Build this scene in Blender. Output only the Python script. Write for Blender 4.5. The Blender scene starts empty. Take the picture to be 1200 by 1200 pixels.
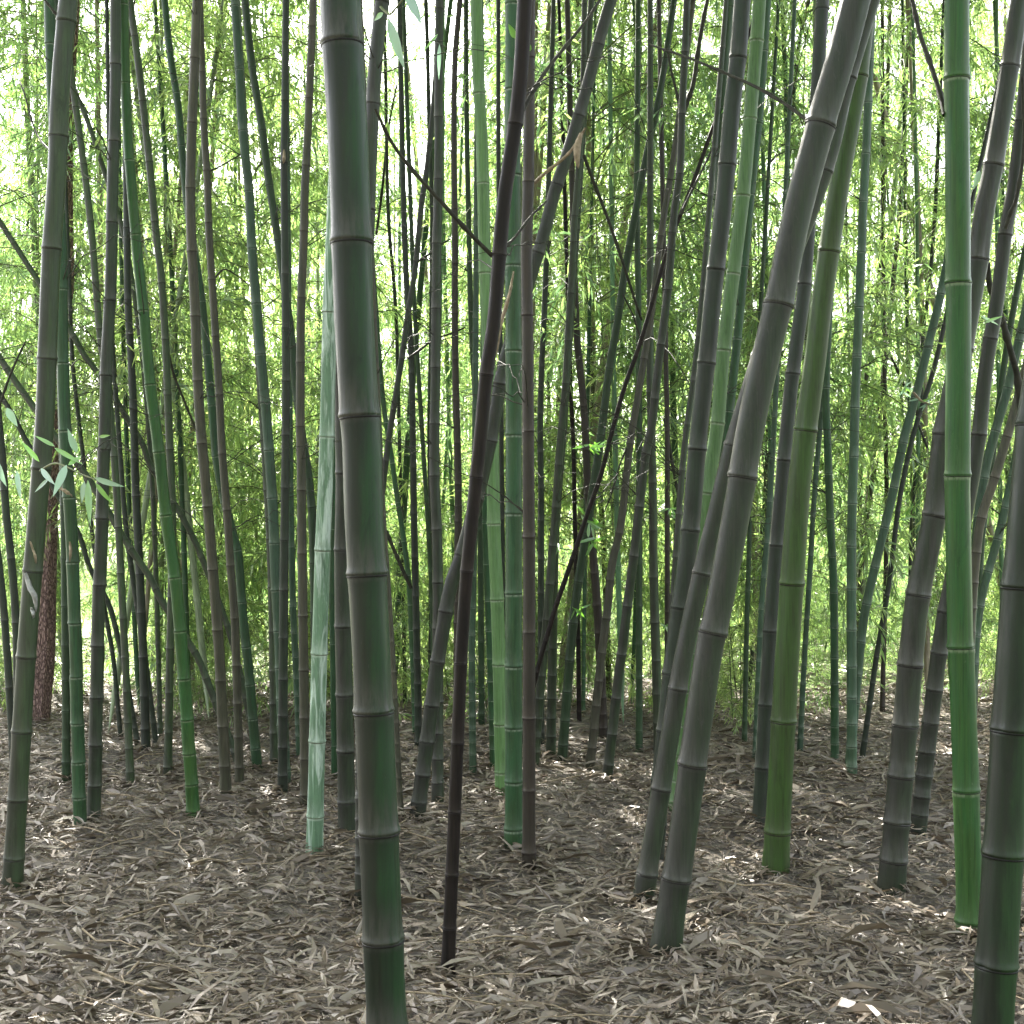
import bpy, math, random
import numpy as np
from mathutils import Vector
random.seed(7)
RNG = np.random.default_rng(11)
scene = bpy.context.scene
COL = scene.collection
F = 1648.0           # focal length in photograph pixels (photograph is 1200 px wide)
EYE = 1.6

def at(x, y, d):
    return np.array([(x - 600.0) / F * d, d, EYE - (y - 600.0) / F * d])

# ------------------------------------------------------------------ node helpers
def new_mat(name):
    m = bpy.data.materials.new(name); m.use_nodes = True
    nt = m.node_tree; nt.nodes.clear()
    return m, nt
def N(nt, t, **kw):
    n = nt.nodes.new(t)
    for k, v in kw.items():
        if k.startswith('i_'):
            key = k[2:]
            key = int(key) if key.isdigit() else key
            n.inputs[key].default_value = v
        else:
            setattr(n, k, v)
    return n
def ramp(nt, fac, stops):
    r = N(nt, 'ShaderNodeValToRGB')
    el = r.color_ramp.elements
    while len(el) < len(stops): el.new(0.5)
    for e, (p, c) in zip(el, stops):
        e.position = p
        e.color = c if len(c) == 4 else (*c, 1)
    nt.links.new(fac, r.inputs[0]); return r
def mixc(nt, fac, a, b, mode='MIX'):
    m = N(nt, 'ShaderNodeMix', data_type='RGBA', blend_type=mode)
    for i, v in ((0, fac), (6, a), (7, b)):
        if hasattr(v, 'links'): nt.links.new(v, m.inputs[i])
        else: m.inputs[i].default_value = v if i == 0 else ((*v, 1) if len(v) == 3 else v)
    return m.outputs[2]
def maprange(nt, v, a, b, c, d, smooth=True):
    m = N(nt, 'ShaderNodeMapRange'); m.clamp = True
    if smooth: m.interpolation_type = 'SMOOTHSTEP'
    nt.links.new(v, m.inputs[0])
    for i, q in zip((1, 2, 3, 4), (a, b, c, d)): m.inputs[i].default_value = q
    return m.outputs[0]
def math2(nt, op, a, b):
    m = N(nt, 'ShaderNodeMath', operation=op)
    for i, v in ((0, a), (1, b)):
        if hasattr(v, 'links'): nt.links.new(v, m.inputs[i])
        else: m.inputs[i].default_value = v
    return m.outputs[0]

# ------------------------------------------------------------------ materials
# kind: base, mottle, bloom colour, bloom above node, white line below node, ring colour
KINDS = {
 'grey':      ((.088,.086,.068), (.060,.078,.042), (.215,.205,.180), .60, .35, (.030,.026,.023)),
 'slate':     ((.042,.066,.036), (.042,.050,.034), (.150,.147,.125), .45, .40, (.016,.015,.013)),
 'greygreen': ((.076,.098,.054), (.056,.062,.040), (.150,.155,.118), .45, .25, (.024,.022,.018)),
 'tan':       ((.106,.098,.064), (.074,.078,.046), (.185,.162,.122), .40, .12, (.032,.026,.020)),
 'green':     ((.038,.115,.044), (.042,.094,.032), (.280,.345,.250), .14, .95, (.030,.048,.024)),
 'vivid':     ((.038,.140,.030), (.052,.134,.026), (.260,.330,.190), .10, .90, (.028,.045,.020)),
 'pale':      ((.150,.275,.105), (.120,.240,.075), (.380,.440,.310), .15, .85, (.075,.098,.052)),
 'teal':      ((.060,.122,.070), (.054,.100,.050), (.290,.345,.260), .28, .65, (.028,.040,.027)),
 'olive':     ((.064,.134,.026), (.062,.102,.028), (.155,.180,.095), .22, .25, (.024,.024,.014)),
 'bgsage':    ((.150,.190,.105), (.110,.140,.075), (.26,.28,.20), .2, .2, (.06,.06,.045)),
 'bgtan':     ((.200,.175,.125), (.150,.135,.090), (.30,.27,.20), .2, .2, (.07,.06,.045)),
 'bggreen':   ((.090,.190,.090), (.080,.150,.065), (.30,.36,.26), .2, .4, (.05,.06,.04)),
 'dark':      ((.020,.040,.016), (.030,.040,.021), (.150,.145,.120), .75, .45, (.014,.012,.011)),
 'moss':      ((.017,.040,.012), (.026,.034,.018), (.080,.080,.062), .25, .08, (.012,.011,.009)),
 'deep':      ((.032,.070,.026), (.028,.054,.020), (.135,.168,.110), .22, .40, (.014,.017,.012)),
 'brown':     ((.060,.047,.035), (.046,.039,.028), (.120,.092,.072), .40, .06, (.018,.013,.011)),
 'black':     ((.015,.011,.009), (.010,.008,.007), (.036,.029,.024), .35, .05, (.007,.006,.006)),
 'mottled':   ((.080,.140,.084), (.300,.365,.310), (.300,.350,.290), .25, .50, (.050,.054,.036)),
}
DIM = {'grey': .35, 'slate': .50, 'greygreen': .52, 'tan': .56, 'dark': .35, 'moss': .34, 'green': .60, 'vivid': .52, 'teal': .68, 'olive': .60, 'brown': .58, 'deep': .72, 'pale': .70}
for _k, _v in DIM.items():
    _v *= .86; q = KINDS[_k]; sc3 = lambda c: tuple(x * _v for x in c)
    KINDS[_k] = (sc3(q[0]), sc3(q[1]), sc3(q[2]), q[3], q[4], sc3(q[5]))
def culm_material(kind):
    base, mot, bloom, ab, wl, ring = KINDS[kind]
    m, nt = new_mat('bamboo_' + kind)
    out = N(nt, 'ShaderNodeOutputMaterial'); p = N(nt, 'ShaderNodeBsdfPrincipled')
    nt.links.new(p.outputs[0], out.inputs[0])
    tc = N(nt, 'ShaderNodeTexCoord'); oi = N(nt, 'ShaderNodeObjectInfo')
    off = N(nt, 'ShaderNodeVectorMath', operation='SCALE'); off.inputs[0].default_value = (31, 17, 43)
    nt.links.new(oi.outputs['Random'], off.inputs['Scale'])
    add = N(nt, 'ShaderNodeVectorMath', operation='ADD')
    nt.links.new(tc.outputs['Object'], add.inputs[0]); nt.links.new(off.outputs[0], add.inputs[1])
    def noise(sc, scale, detail=4, rough=.55, dist=0):
        mp = N(nt, 'ShaderNodeMapping'); mp.inputs['Scale'].default_value = sc
        nt.links.new(add.outputs[0], mp.inputs[0])
        n = N(nt, 'ShaderNodeTexNoise'); n.inputs['Scale'].default_value = scale
        n.inputs['Detail'].default_value = detail; n.inputs['Roughness'].default_value = rough
        n.inputs['Distortion'].default_value = dist
        nt.links.new(mp.outputs[0], n.inputs['Vector']); return n.outputs['Fac']
    big = noise((20, 20, 2.0), 1.3, 4, .6, .5)
    if kind == 'mottled':
        f = maprange(nt, noise((26, 26, 2.6), 1.0, 5, .65, .9), .45, .62, 0, .95)
    else:
        f = maprange(nt, big, .36, .64, 0, 1)
    c = mixc(nt, f, base, mot)
    if kind in ('dark', 'moss', 'grey', 'greygreen'):      # side shading put into colour: algae green on one side, grey skin opposite
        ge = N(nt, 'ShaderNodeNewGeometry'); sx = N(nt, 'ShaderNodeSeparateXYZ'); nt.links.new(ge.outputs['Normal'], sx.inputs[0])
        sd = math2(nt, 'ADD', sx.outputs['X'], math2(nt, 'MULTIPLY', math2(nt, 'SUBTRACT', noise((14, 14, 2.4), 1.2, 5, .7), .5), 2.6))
        side_tint = {'dark': (.008,.034,.008), 'moss': (.012,.036,.009), 'grey': (.024,.044,.018), 'greygreen': (.038,.070,.026)}[kind]
        c = mixc(nt, maprange(nt, sd, -.35, .75, 0, {'dark': .95, 'moss': .9, 'grey': .6, 'greygreen': .6}[kind]), c, side_tint)
    fine = noise((60, 60, 2.2), 2.0, 5, .7)
    c = mixc(nt, 1.0, c, ramp(nt, fine, [(.28, (.55,.56,.55)), (.5, (1,1,1)), (.74, (1.35,1.32,1.25))]).outputs[0], 'MULTIPLY')
    # lichen / waxy speckle
    sp = maprange(nt, noise((45, 45, 22), 2.2, 6, .75), .60, .74, 0, .35)
    c = mixc(nt, sp, c, bloom)
    # pale lichen blotches and long scratches
    lb = maprange(nt, noise((28, 28, 9), 1.1, 6, .72, .6), .57, .66, 0, .4 if kind in ('grey', 'greygreen', 'tan', 'mottled') else .12)
    c = mixc(nt, lb, c, mixc(nt, .5, bloom, base))
    scr = maprange(nt, noise((150, 150, 1.1), 1.6, 3, .5), .66, .70, 0, .3 if kind in ('grey', 'greygreen', 'tan', 'mottled') else .10)
    c = mixc(nt, scr, c, bloom)
    stain = maprange(nt, noise((18, 18, 3.5), 1.0, 5, .7, .8), .54, .70, 0, .6)
    c = mixc(nt, stain, c, tuple(v * .45 for v in base))
    # dark mildew specks
    dk = maprange(nt, noise((70, 70, 26), 1.9, 4, .6), .66, .74, 0, .5)
    c = mixc(nt, dk, c, tuple(v * .35 for v in base))
    a1 = N(nt, 'ShaderNodeAttribute', attribute_name='above'); a2 = N(nt, 'ShaderNodeAttribute', attribute_name='below')
    up = maprange(nt, a1.outputs['Fac'], .05, 2.6, 1, 0)
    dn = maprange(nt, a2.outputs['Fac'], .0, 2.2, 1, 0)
    up = math2(nt, 'MULTIPLY', up, maprange(nt, noise((34, 34, 5), 1.3, 5, .7), .32, .62, .15, 1.1))
    c = mixc(nt, math2(nt, 'MULTIPLY', up, ab), c, bloom)
    line = maprange(nt, a2.outputs['Fac'], .16, .42, 1, 0)
    line = math2(nt, 'MULTIPLY', line, maprange(nt, noise((40, 40, 10), 2, 3), .32, .6, .25, 1))
    c = mixc(nt, math2(nt, 'MULTIPLY', line, wl), c, bloom)
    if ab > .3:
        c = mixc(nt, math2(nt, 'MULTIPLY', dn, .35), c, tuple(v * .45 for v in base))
    hv = N(nt, 'ShaderNodeHueSaturation')
    r1 = maprange(nt, oi.outputs['Random'], 0, 1, .82, 1.2, False)
    nt.links.new(r1, hv.inputs['Value']); nt.links.new(c, hv.inputs['Color'])
    nt.links.new(hv.outputs[0], p.inputs['Base Color'])
    nt.links.new(maprange(nt, fine, .3, .7, .36, .62), p.inputs['Roughness'])
    p.inputs['Specular IOR Level'].default_value = .12 if kind == 'black' else .27
    b = N(nt, 'ShaderNodeBump'); b.inputs['Strength'].default_value = .12; b.inputs['Distance'].default_value = .004
    nt.links.new(fine, b.inputs['Height']); nt.links.new(b.outputs[0], p.inputs['Normal'])
    return m
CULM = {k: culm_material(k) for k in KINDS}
def simple_mat(name, c1, c2, scale=20, rough=.7, stretch=(1,1,1), bump=.2):
    m, nt = new_mat(name)
    out = N(nt, 'ShaderNodeOutputMaterial'); p = N(nt, 'ShaderNodeBsdfPrincipled')
    nt.links.new(p.outputs[0], out.inputs[0])
    tc = N(nt, 'ShaderNodeTexCoord'); mp = N(nt, 'ShaderNodeMapping'); mp.inputs['Scale'].default_value = stretch
    n = N(nt, 'ShaderNodeTexNoise'); n.inputs['Scale'].default_value = scale; n.inputs['Detail'].default_value = 6
    nt.links.new(tc.outputs['Object'], mp.inputs[0]); nt.links.new(mp.outputs[0], n.inputs['Vector'])
    r = ramp(nt, n.outputs['Fac'], [(.3, c1), (.7, c2)])
    nt.links.new(r.outputs[0], p.inputs['Base Color']); p.inputs['Roughness'].default_value = rough
    p.inputs['Specular IOR Level'].default_value = .25
    b = N(nt, 'ShaderNodeBump'); b.inputs['Strength'].default_value = bump; b.inputs['Distance'].default_value = .02
    nt.links.new(n.outputs['Fac'], b.inputs['Height']); nt.links.new(b.outputs[0], p.inputs['Normal'])
    return m
RING = {k: simple_mat('node_ring_' + k, tuple(v * .9 for v in KINDS[k][5]), tuple(v * 2.4 for v in KINDS[k][5]), 60, .6) for k in KINDS}
M_BRANCH = simple_mat('dark_branch', (.015,.014,.010), (.036,.036,.022), 30)
M_STRAW = simple_mat('straw', (.15,.115,.075), (.30,.24,.16), 40, .8)
M_TWIG = simple_mat('green_twig', (.07,.10,.035), (.12,.12,.06), 25)

def leaf_material(name, cols, trans_gain, tmix=.5, gloss=.06):
    m, nt = new_mat(name)
    out = N(nt, 'ShaderNodeOutputMaterial')
    a = N(nt, 'ShaderNodeAttribute', attribute_name='leafvar')
    oi = N(nt, 'ShaderNodeObjectInfo')
    v = math2(nt, 'ADD', math2(nt, 'MULTIPLY', a.outputs['Fac'], .62), math2(nt, 'MULTIPLY', oi.outputs['Random'], .38))
    r = ramp(nt, v, [(i / (len(cols) - 1), c) for i, c in enumerate(cols)])
    d = N(nt, 'ShaderNodeBsdfDiffuse'); t = N(nt, 'ShaderNodeBsdfTranslucent'); g = N(nt, 'ShaderNodeBsdfGlossy')
    g.inputs['Roughness'].default_value = .38; g.inputs['Color'].default_value = (1, 1, 1, 1)
    nt.links.new(r.outputs[0], d.inputs[0])
    tcx = mixc(nt, 1.0, r.outputs[0], trans_gain, 'MULTIPLY')
    nt.links.new(tcx, t.inputs[0])
    m1 = N(nt, 'ShaderNodeMixShader'); m1.inputs[0].default_value = tmix
    nt.links.new(d.outputs[0], m1.inputs[1]); nt.links.new(t.outputs[0], m1.inputs[2])
    m2 = N(nt, 'ShaderNodeMixShader'); m2.inputs[0].default_value = gloss
    nt.links.new(m1.outputs[0], m2.inputs[1]); nt.links.new(g.outputs[0], m2.inputs[2])
    nt.links.new(m2.outputs[0], out.inputs[0])
    return m
LEAFCOLS = [(.040,.090,.034), (.080,.150,.045), (.125,.200,.048), (.175,.250,.062), (.240,.295,.090)]
M_LEAF = leaf_material('bamboo_leaves', LEAFCOLS, (2.2, 2.1, 2.3), .6)
M_NEARLEAF = leaf_material('near_bamboo_leaf', [(.10,.20,.10), (.09,.22,.04), (.11,.25,.04)], (1.5, 1.6, .8), .45, .12)
M_SILVER = leaf_material('leaf_underside', [(.15,.27,.18), (.19,.31,.22), (.22,.34,.25)], (1.1, 1.2, 1.0), .35, .12)

# ------------------------------------------------------------------ mesh helpers
def tag(o, label=None, cat=None, group=None, kind=None):
    if label: o['label'] = label
    if cat: o['category'] = cat
    if group: o['group'] = group
    if kind: o['kind'] = kind
    return o
def link(name, me, parent=None, loc=(0, 0, 0)):
    o = bpy.data.objects.new(name, me); COL.objects.link(o)
    o.location = loc
    if parent: o.parent = parent
    return o
def mesh_np(name, verts, faces, mat, smooth=True, fattr=None):
    """faces: (n,4) or (n,3) int array"""
    me = bpy.data.meshes.new(name)
    verts = np.asarray(verts, dtype=np.float32); faces = np.asarray(faces, dtype=np.int32)
    n, k = faces.shape
    me.vertices.add(len(verts)); me.vertices.foreach_set('co', verts.ravel())
    me.loops.add(n * k); me.loops.foreach_set('vertex_index', faces.ravel())
    me.polygons.add(n); me.polygons.foreach_set('loop_start', np.arange(0, n * k, k, dtype=np.int32))
    me.update(calc_edges=True)
    me.polygons.foreach_set('use_smooth', np.full(n, smooth))
    for nm, (dom, arr) in (fattr or {}).items():
        a = me.attributes.new(nm, 'FLOAT', dom); a.data.foreach_set('value', np.asarray(arr, dtype=np.float32))
    me.materials.append(mat); me.validate(); return me
def tube(pts, rad, sides=8, phase=0.0, squash=None):
    pts = np.asarray(pts, float); rad = np.asarray(rad, float)
    t = np.gradient(pts, axis=0); t /= np.linalg.norm(t, axis=1)[:, None] + 1e-9
    ref = np.array([0, 1.0, 0]) if abs(t[:, 1]).mean() < .8 else np.array([1.0, 0, 0])
    u = np.cross(t, ref); u /= np.linalg.norm(u, axis=1)[:, None] + 1e-9
    v = np.cross(t, u)
    ang = np.linspace(0, 2 * np.pi, sides, endpoint=False) + phase
    rr = np.ones((len(pts), sides)) if squash is None else squash(ang, len(pts))
    V = pts[:, None, :] + (rad[:, None] * rr)[:, :, None] * (np.cos(ang)[None, :, None] * u[:, None, :] + np.sin(ang)[None, :, None] * v[:, None, :])
    n = len(pts)
    i = np.arange(n - 1)[:, None] * sides; j = np.arange(sides)[None, :]; j2 = (j + 1) % sides
    fc = np.stack([i + j, i + j2, i + sides + j2, i + sides + j], -1).reshape(-1, 4)
    return V.reshape(-1, 3), fc
def merge(parts):
    V, Fc, o = [], [], 0
    for v, f in parts:
        V.append(v); Fc.append(f + o); o += len(v)
    return np.concatenate(V), np.concatenate(Fc)

def smooth_path(pts, n=60):
    p = np.asarray(pts, float)
    if len(p) == 2: 
        t = np.linspace(0, 1, n)[:, None]; return p[0] * (1 - t) + p[1] * t
    t = np.arange(len(p)); m = np.gradient(p, axis=0)
    tt = np.linspace(0, len(p) - 1, n); i = np.minimum(tt.astype(int), len(p) - 2); s = (tt - i)[:, None]
    h00 = 2*s**3 - 3*s**2 + 1; h10 = s**3 - 2*s**2 + s; h01 = -2*s**3 + 3*s**2; h11 = s**3 - s**2
    return h00*p[i] + h10*m[i] + h01*p[i+1] + h11*m[i+1]

# ------------------------------------------------------------------ one bamboo culm
def culm_geometry(P, R, node_z, sides, groove=0.0):
    """P: dense centreline (sorted by z), R radii, node_z: heights of the nodes. Returns verts, faces, above, below, ring frames"""
    z = P[:, 2]
    X = lambda q: np.interp(q, z, P[:, 0]); Y = lambda q: np.interp(q, z, P[:, 1]); RR = lambda q: np.interp(q, z, R)
    levels = []
    nz = sorted(node_z)
    allz = [z[0]] + [q for q in nz if z[0] < q < z[-1]] + [z[-1]]
    for k in range(len(allz) - 1):
        a, b = allz[k], allz[k + 1]; L = b - a
        if L < 1e-4: continue
        ra, rb = RR(a), RR(b)
        prof = [(a + .001, 1.045), (a + .05*ra, 1.06), (a + .10*ra, 1.095), (a + .17*ra, 1.10), (a + .26*ra, 1.06), (a + .5*ra, 1.02), (a + .95*ra, 1.0)]
        prof += [(a + L * q, .985) for q in (.25, .4, .55, .7)]
        prof += [(b - 1.1*rb, .99), (b - .5*rb, 1.005), (b - .2*rb, 1.02), (b - .03*rb, 1.03)]
        last = a
        for q, s in prof:
            if q <= last or q >= b: continue
            last = q
            levels.append((q, RR(q) * s, (q - a) / ra, (b - q) / rb, k))
    zz = np.array([l[0] for l in levels]); rad = np.array([l[1] for l in levels])
    pts = np.stack([X(zz), Y(zz), zz], 1)
    sq = None
    if groove:
        par = np.array([l[4] for l in levels])
        frac = np.clip(np.array([min(l[2], 3) / 3 for l in levels]), 0, 1)
        def sq(ang, n):
            c = np.where(par % 2 == 0, groove, groove + np.pi)[:, None]
            d = (ang[None, :] - c + np.pi) % (2*np.pi) - np.pi
            return 1 - .16 * np.exp(-(d / .30)**2) * (1 - .6*frac[:, None])
    V, Fc = tube(pts, rad, sides, squash=sq)
    above = np.repeat([l[2] for l in levels], sides); below = np.repeat([l[3] for l in levels], sides)
    rings = [(np.array([X(q), Y(q), q]), float(RR(q)), np.array([X(q+.05)-X(q-.05), Y(q+.05)-Y(q-.05), .1])) for q in allz[1:-1]]
    return V, Fc, above, below, rings

def ring_mesh(r, tangent, kind, sides):
    t = tangent / np.linalg.norm(tangent)
    offs = np.array([-.095, -.075, -.035, -.005, .01]) * r; rr = r * np.array([1.02, 1.05, 1.066, 1.06, 1.03])
    V, Fc = tube(t[None, :] * offs[:, None], rr, sides)
    return mesh_np('node_ring', V, Fc, RING[kind])

CULM_OBJS = {}
def bamboo(key, label, kind, d, w0, w1, pts, nodes=None, lean=None, top=9.5, rings=True, name='bamboo'):
    rnd = random.Random(key)
    pts = sorted(pts, key=lambda p: -p[1])               # from low to high
    lean = rnd.uniform(-.04, .04) if lean is None else lean
    def wat(y): return w0 + (w1 - w0) * y / 780.0
    path = smooth_path(pts, 40)
    P = []
    for x, y in path:
        dd = d + lean * (600 - y) / F * d
        P.append(at(x, y, dd))
    P = np.array(P)
    W = np.array([max(wat(y), 2.5) for _, y in path]) * d / F / 2
    # the unseen foot, down into the soil
    s0 = (P[3] - P[0]) / (P[3][2] - P[0][2])
    zb = np.concatenate([np.linspace(-.15, .2, 10), np.linspace(.25, P[0][2], 12)[:-1]]) if P[0][2] > .3 else np.linspace(-.15, P[0][2], 14)[:-1]
    q = (zb - P[0][2])
    foot = np.stack([P[0][0] + s0[0] * q * .8, P[0][1] + s0[1] * q, zb], 1)
    wf = W[0] * (1 + .05 * (-q) + .12 * np.exp(-np.maximum(zb, 0) / .06))
    s1 = (P[-1] - P[-4]) / (P[-1][2] - P[-4][2])
    topz = max(top, P[-1][2] + 1.0)
    zt = np.linspace(P[-1][2], topz, 22)[1:]
    q2 = zt - P[-1][2]
    head = np.stack([P[-1][0] + s1[0] * q2, P[-1][1] + s1[1] * q2, zt], 1)
    wt = W[-1] * np.clip(1 - .85 * (q2 / q2[-1])**1.3, .1, 1)
    P = np.concatenate([foot, P, head]); W = np.concatenate([wf, W, wt])
    # nodes
    if isinstance(nodes, (list, tuple)):
        nzs = sorted(EYE - (y - 600) / F * d for y in nodes)
    else:
        sp = (nodes or max(45, 5.2 * (w0 + w1) / 2)) * d / F
        z = EYE + rnd.uniform(-.5, .5) * sp; nzs = [z - sp, z, z + sp*1.03]
    sp = (nzs[1] - nzs[0]); z = nzs[0]
    while z > .1 and sp > .05:
        sp *= .87; sp = max(sp, .075); z -= sp * rnd.uniform(.96, 1.04); nzs.insert(0, z)
    sp = nzs[-1] - nzs[-2]; z = nzs[-1]
    while z < topz - .1:
        sp = min(sp * 1.015, .5); z += sp * rnd.uniform(.96, 1.04); nzs.append(z)
    wm = (w0 + w1) / 2
    sides = 32 if wm > 24 else 20 if wm > 9 else 12
    base = P[np.argmin(abs(P[:, 2]))].copy(); base[2] = 0
    Pl = P - base
    g = rnd.uniform(0, 6.28) if wm > 12 else 0
    V, Fc, ab, be, rg = culm_geometry(Pl, W, nzs, sides, g)
    root = bpy.data.objects.new(name, None); COL.objects.link(root); root.location = base; root.empty_display_size = .1
    tag(root, label, 'bamboo', 'thick bamboos in the front of the grove' if wm >= 20 else 'slender bamboos of the grove')
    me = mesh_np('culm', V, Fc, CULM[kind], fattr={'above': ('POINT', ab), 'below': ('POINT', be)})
    c = link('culm', me, root)
    if rings and wm >= 8:
        for p, r, t in rg:
            if p[2] > EYE + (640 / F) * d: continue
            link('node_ring', ring_mesh(r, t, kind, sides), c, p)
    CULM_OBJS[key] = (root, base, d, P, W)
    return root

def branch(key, pts, w0, w1, mat=None, dd=(0, 0), name='branch'):
    """thin side branch of culm `key` traced from the photograph; dd = how far its ends come towards / go away"""
    root, base, d, P, W = CULM_OBJS[key]
    path = smooth_path(pts, 24); n = len(path)
    A = np.array([at(x, y, d + dd[0] + (dd[1] - dd[0]) * i / (n - 1)) for i, (x, y) in enumerate(path)]) - base
    r = np.linspace(w0, w1, n) * d / F / 2
    for k in range(6, n - 1, 7): r[k] *= 1.35
    V, Fc = tube(A, r, 7)
    return link(name, mesh_np(name, V, Fc, mat or M_BRANCH), root)

def leaf_geo(L, w, nseg=6, droop=.25, fold=.22):
    """one lanceolate leaf along +X, with midrib fold, tip drooping"""
    ts = np.linspace(0, 1, nseg + 1); prof = np.sin(np.pi * np.clip(ts, 0, 1)**.72)**.9 * (1 - .15 * ts)
    prof[0] = .08; prof[-1] = 0.01
    V = []
    for t, p in zip(ts, prof):
        x = L * t; z = -droop * L * t * t; hw = w / 2 * p
        V += [(x, -hw, z + fold * hw), (x, 0, z), (x, hw, z + fold * hw)]
    Fc = []
    for i in range(nseg):
        a = 3 * i
        Fc += [(a, a + 3, a + 4, a + 1), (a + 1, a + 4, a + 5, a + 2)]
    return np.array(V), np.array(Fc)
def px_leaf(key, b, t, wpx, d0, d1=None, mat=None, var=.5, roll=0.0, parent=None):
    root, base, *_ = CULM_OBJS[key]
    A = at(*b, d0); B = at(*t, d1 or d0 + random.uniform(-.05, .05))
    L = np.linalg.norm(B - A); V, Fc = leaf_geo(L, wpx * d0 / F, droop=random.uniform(.02, .16))
    ex = (B - A) / L
    view = np.array([0, -1.0, 0]); ez = view - ex * view.dot(ex); ez /= np.linalg.norm(ez)
    ey = np.cross(ez, ex)
    c, s = math.cos(roll), math.sin(roll); ey, ez = c * ey + s * ez, -s * ey + c * ez
    V = V[:, :1] * ex + V[:, 1:2] * ey + V[:, 2:] * ez + (A - base)
    return link('leaf', mesh_np('leaf', V, Fc, mat or M_NEARLEAF, fattr={'leafvar': ('FACE', np.full(len(Fc), var))}), root)

# ------------------------------------------------------------------ foliage masses
def foliage_geometry(seed, z0, z1, rad, n_branch, twigs, leaves, L0=.066, L1=.136, top_taper=True, wr=.135):
    g = np.random.default_rng(seed)
    tubes = []; LB = []; LD = []
    hs = np.sort(g.uniform(z0, z1, n_branch))
    for h in hs:
        az = g.uniform(0, 2*np.pi); f = (h - z0) / (z1 - z0)
        L = rad * g.uniform(.55, 1.15) * ((1 - .65 * f**2) if top_taper else 1)
        out = np.array([math.cos(az), math.sin(az), 0]); rise = g.uniform(.25, .9); dr = g.uniform(.3, 1.0)
        tt = np.linspace(0, 1, 6)[:, None]
        side = np.array([-out[1], out[0], 0]) * g.normal(0, .15)
        cur = np.array([0, 0, h]) + out * L * tt + np.array([0, 0, 1]) * L * (rise * tt - dr * tt**2) + side * tt**2
        tubes.append(tube(cur, np.linspace(.0055, .0018, 6), 3))
        for k in range(twigs):
            t = g.uniform(.22, 1.0); i = min(int(t * 5), 4); s = t * 5 - i
            b = cur[i] * (1 - s) + cur[i + 1] * s
            dirv = out * g.uniform(.1, 1.0) + g.normal(0, .55, 3) + np.array([0, 0, g.uniform(-.7, .25)])
            dirv /= np.linalg.norm(dirv); tl = g.uniform(.10, .30)
            e = b + dirv * tl + np.array([0, 0, -.25 * tl])
            tubes.append(tube(np.array([b, (b + e) / 2 + [0, 0, .02], e]), [.002, .0015, .001], 3))
            n = g.integers(leaves[0], leaves[1] + 1)
            u = g.uniform(.25, 1.0, n)[:, None]
            LB.append(b * (1 - u) + e * u)
            dv = dirv * .8 + g.normal(0, .62, (n, 3)) + np.array([0, 0, -.50])
            LD.append(dv)
    B = np.concatenate(LB); D = np.concatenate(LD); n = len(B)
    D /= np.linalg.norm(D, axis=1)[:, None]
    up = np.array([0, 0, 1.0]) + g.normal(0, .65, (n, 3))
    S = np.cross(D, up); S /= np.linalg.norm(S, axis=1)[:, None]
    Ln = g.uniform(L0, L1, n)[:, None]; W = Ln * wr * g.uniform(.8, 1.2, (n, 1)) / 2
    mid = B + D * Ln * .40 ; tip = B + D * Ln + np.array([0, 0, -1]) * Ln * .12
    V = np.stack([B, mid - S * W, tip, mid + S * W], 1).reshape(-1, 3)
    Fc = np.arange(n * 4).reshape(-1, 4)
    var = np.clip(g.beta(2, 2, n) , 0, 1)
    tubes.append(tube([[0, 0, max(0, z0 - .1)], [0, 0, z1]], [.004, .002], 3)); tv, tf = merge(tubes)
    return V, Fc, var, tv, tf
def foliage_meshes(tagname, seed, *a, **k):
    V, Fc, var, tv, tf = foliage_geometry(seed, *a, **k)
    return (mesh_np(tagname, V, Fc, M_LEAF, smooth=False, fattr={'leafvar': ('FACE', var)}), mesh_np('branches', tv, tf, M_TWIG))

# ------------------------------------------------------------------ the traced bamboos
exec_table = []
def K(*a, **k): bamboo(*a, **k)
# --- left side
K('L1','grey green culm at far left with torn papery sheath, leaning left towards its foot','greygreen',6.0,22,22,[(80,0),(71,100),(67,200),(60,300),(56,400),(52,500),(44,600),(36,700),(30,780)],[25,160,292,421,550,670])
K('L2','green culm with thin white rings just right of the leftmost thick grey culm','green',7.0,13,15.5,[(58,0),(61,100),(66,200),(72,300),(73,400),(76,500),(82,600),(86,675),(89,775)],[57,157,250,340,426,505,583,659,731])
K('L2b','dim green culm squeezed behind the ringed green culm at far left','deep',8.6,8,9.5,[(66,0),(68,200),(70,400),(75,600),(77,783)],62)
K('L3','thin grey green culm slanting down behind the purplish grey culm on the left','greygreen',8.6,8,9,[(72,0),(84,90),(99,200),(108,280),(117,390),(127,460),(133,525),(138,600),(143,700),(147,775)],[122,190,258,330,385,455,535,618,672,725])
K('L4','straight purplish grey culm left of the curved bright green culm','grey',7.2,13,16,[(135.5,0),(135,100),(132,225),(129,350),(125,425),(122,525),(119,625),(116,700),(114,775)],[73,164,260,352,440,527,608,686,757])
K('L5','bright green culm on the left, curving right towards its foot, with white rings','vivid',7.4,11,15,[(145,0),(147,100),(152,190),(159,275),(168,362),(176,450),(186,525),(194,600),(205,675),(211,737),(215,783)],[12,102,191,277,365,451,530,604,677,740])
K('L6','thin dark slate culm behind the curved bright green culm on the left','slate',9.5,7.5,10.5,[(146,0),(148,200),(150,350),(154,425),(157,500),(159,575),(164,675),(168,775)],[265,350,392,480,538,582,673,718,770])
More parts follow.
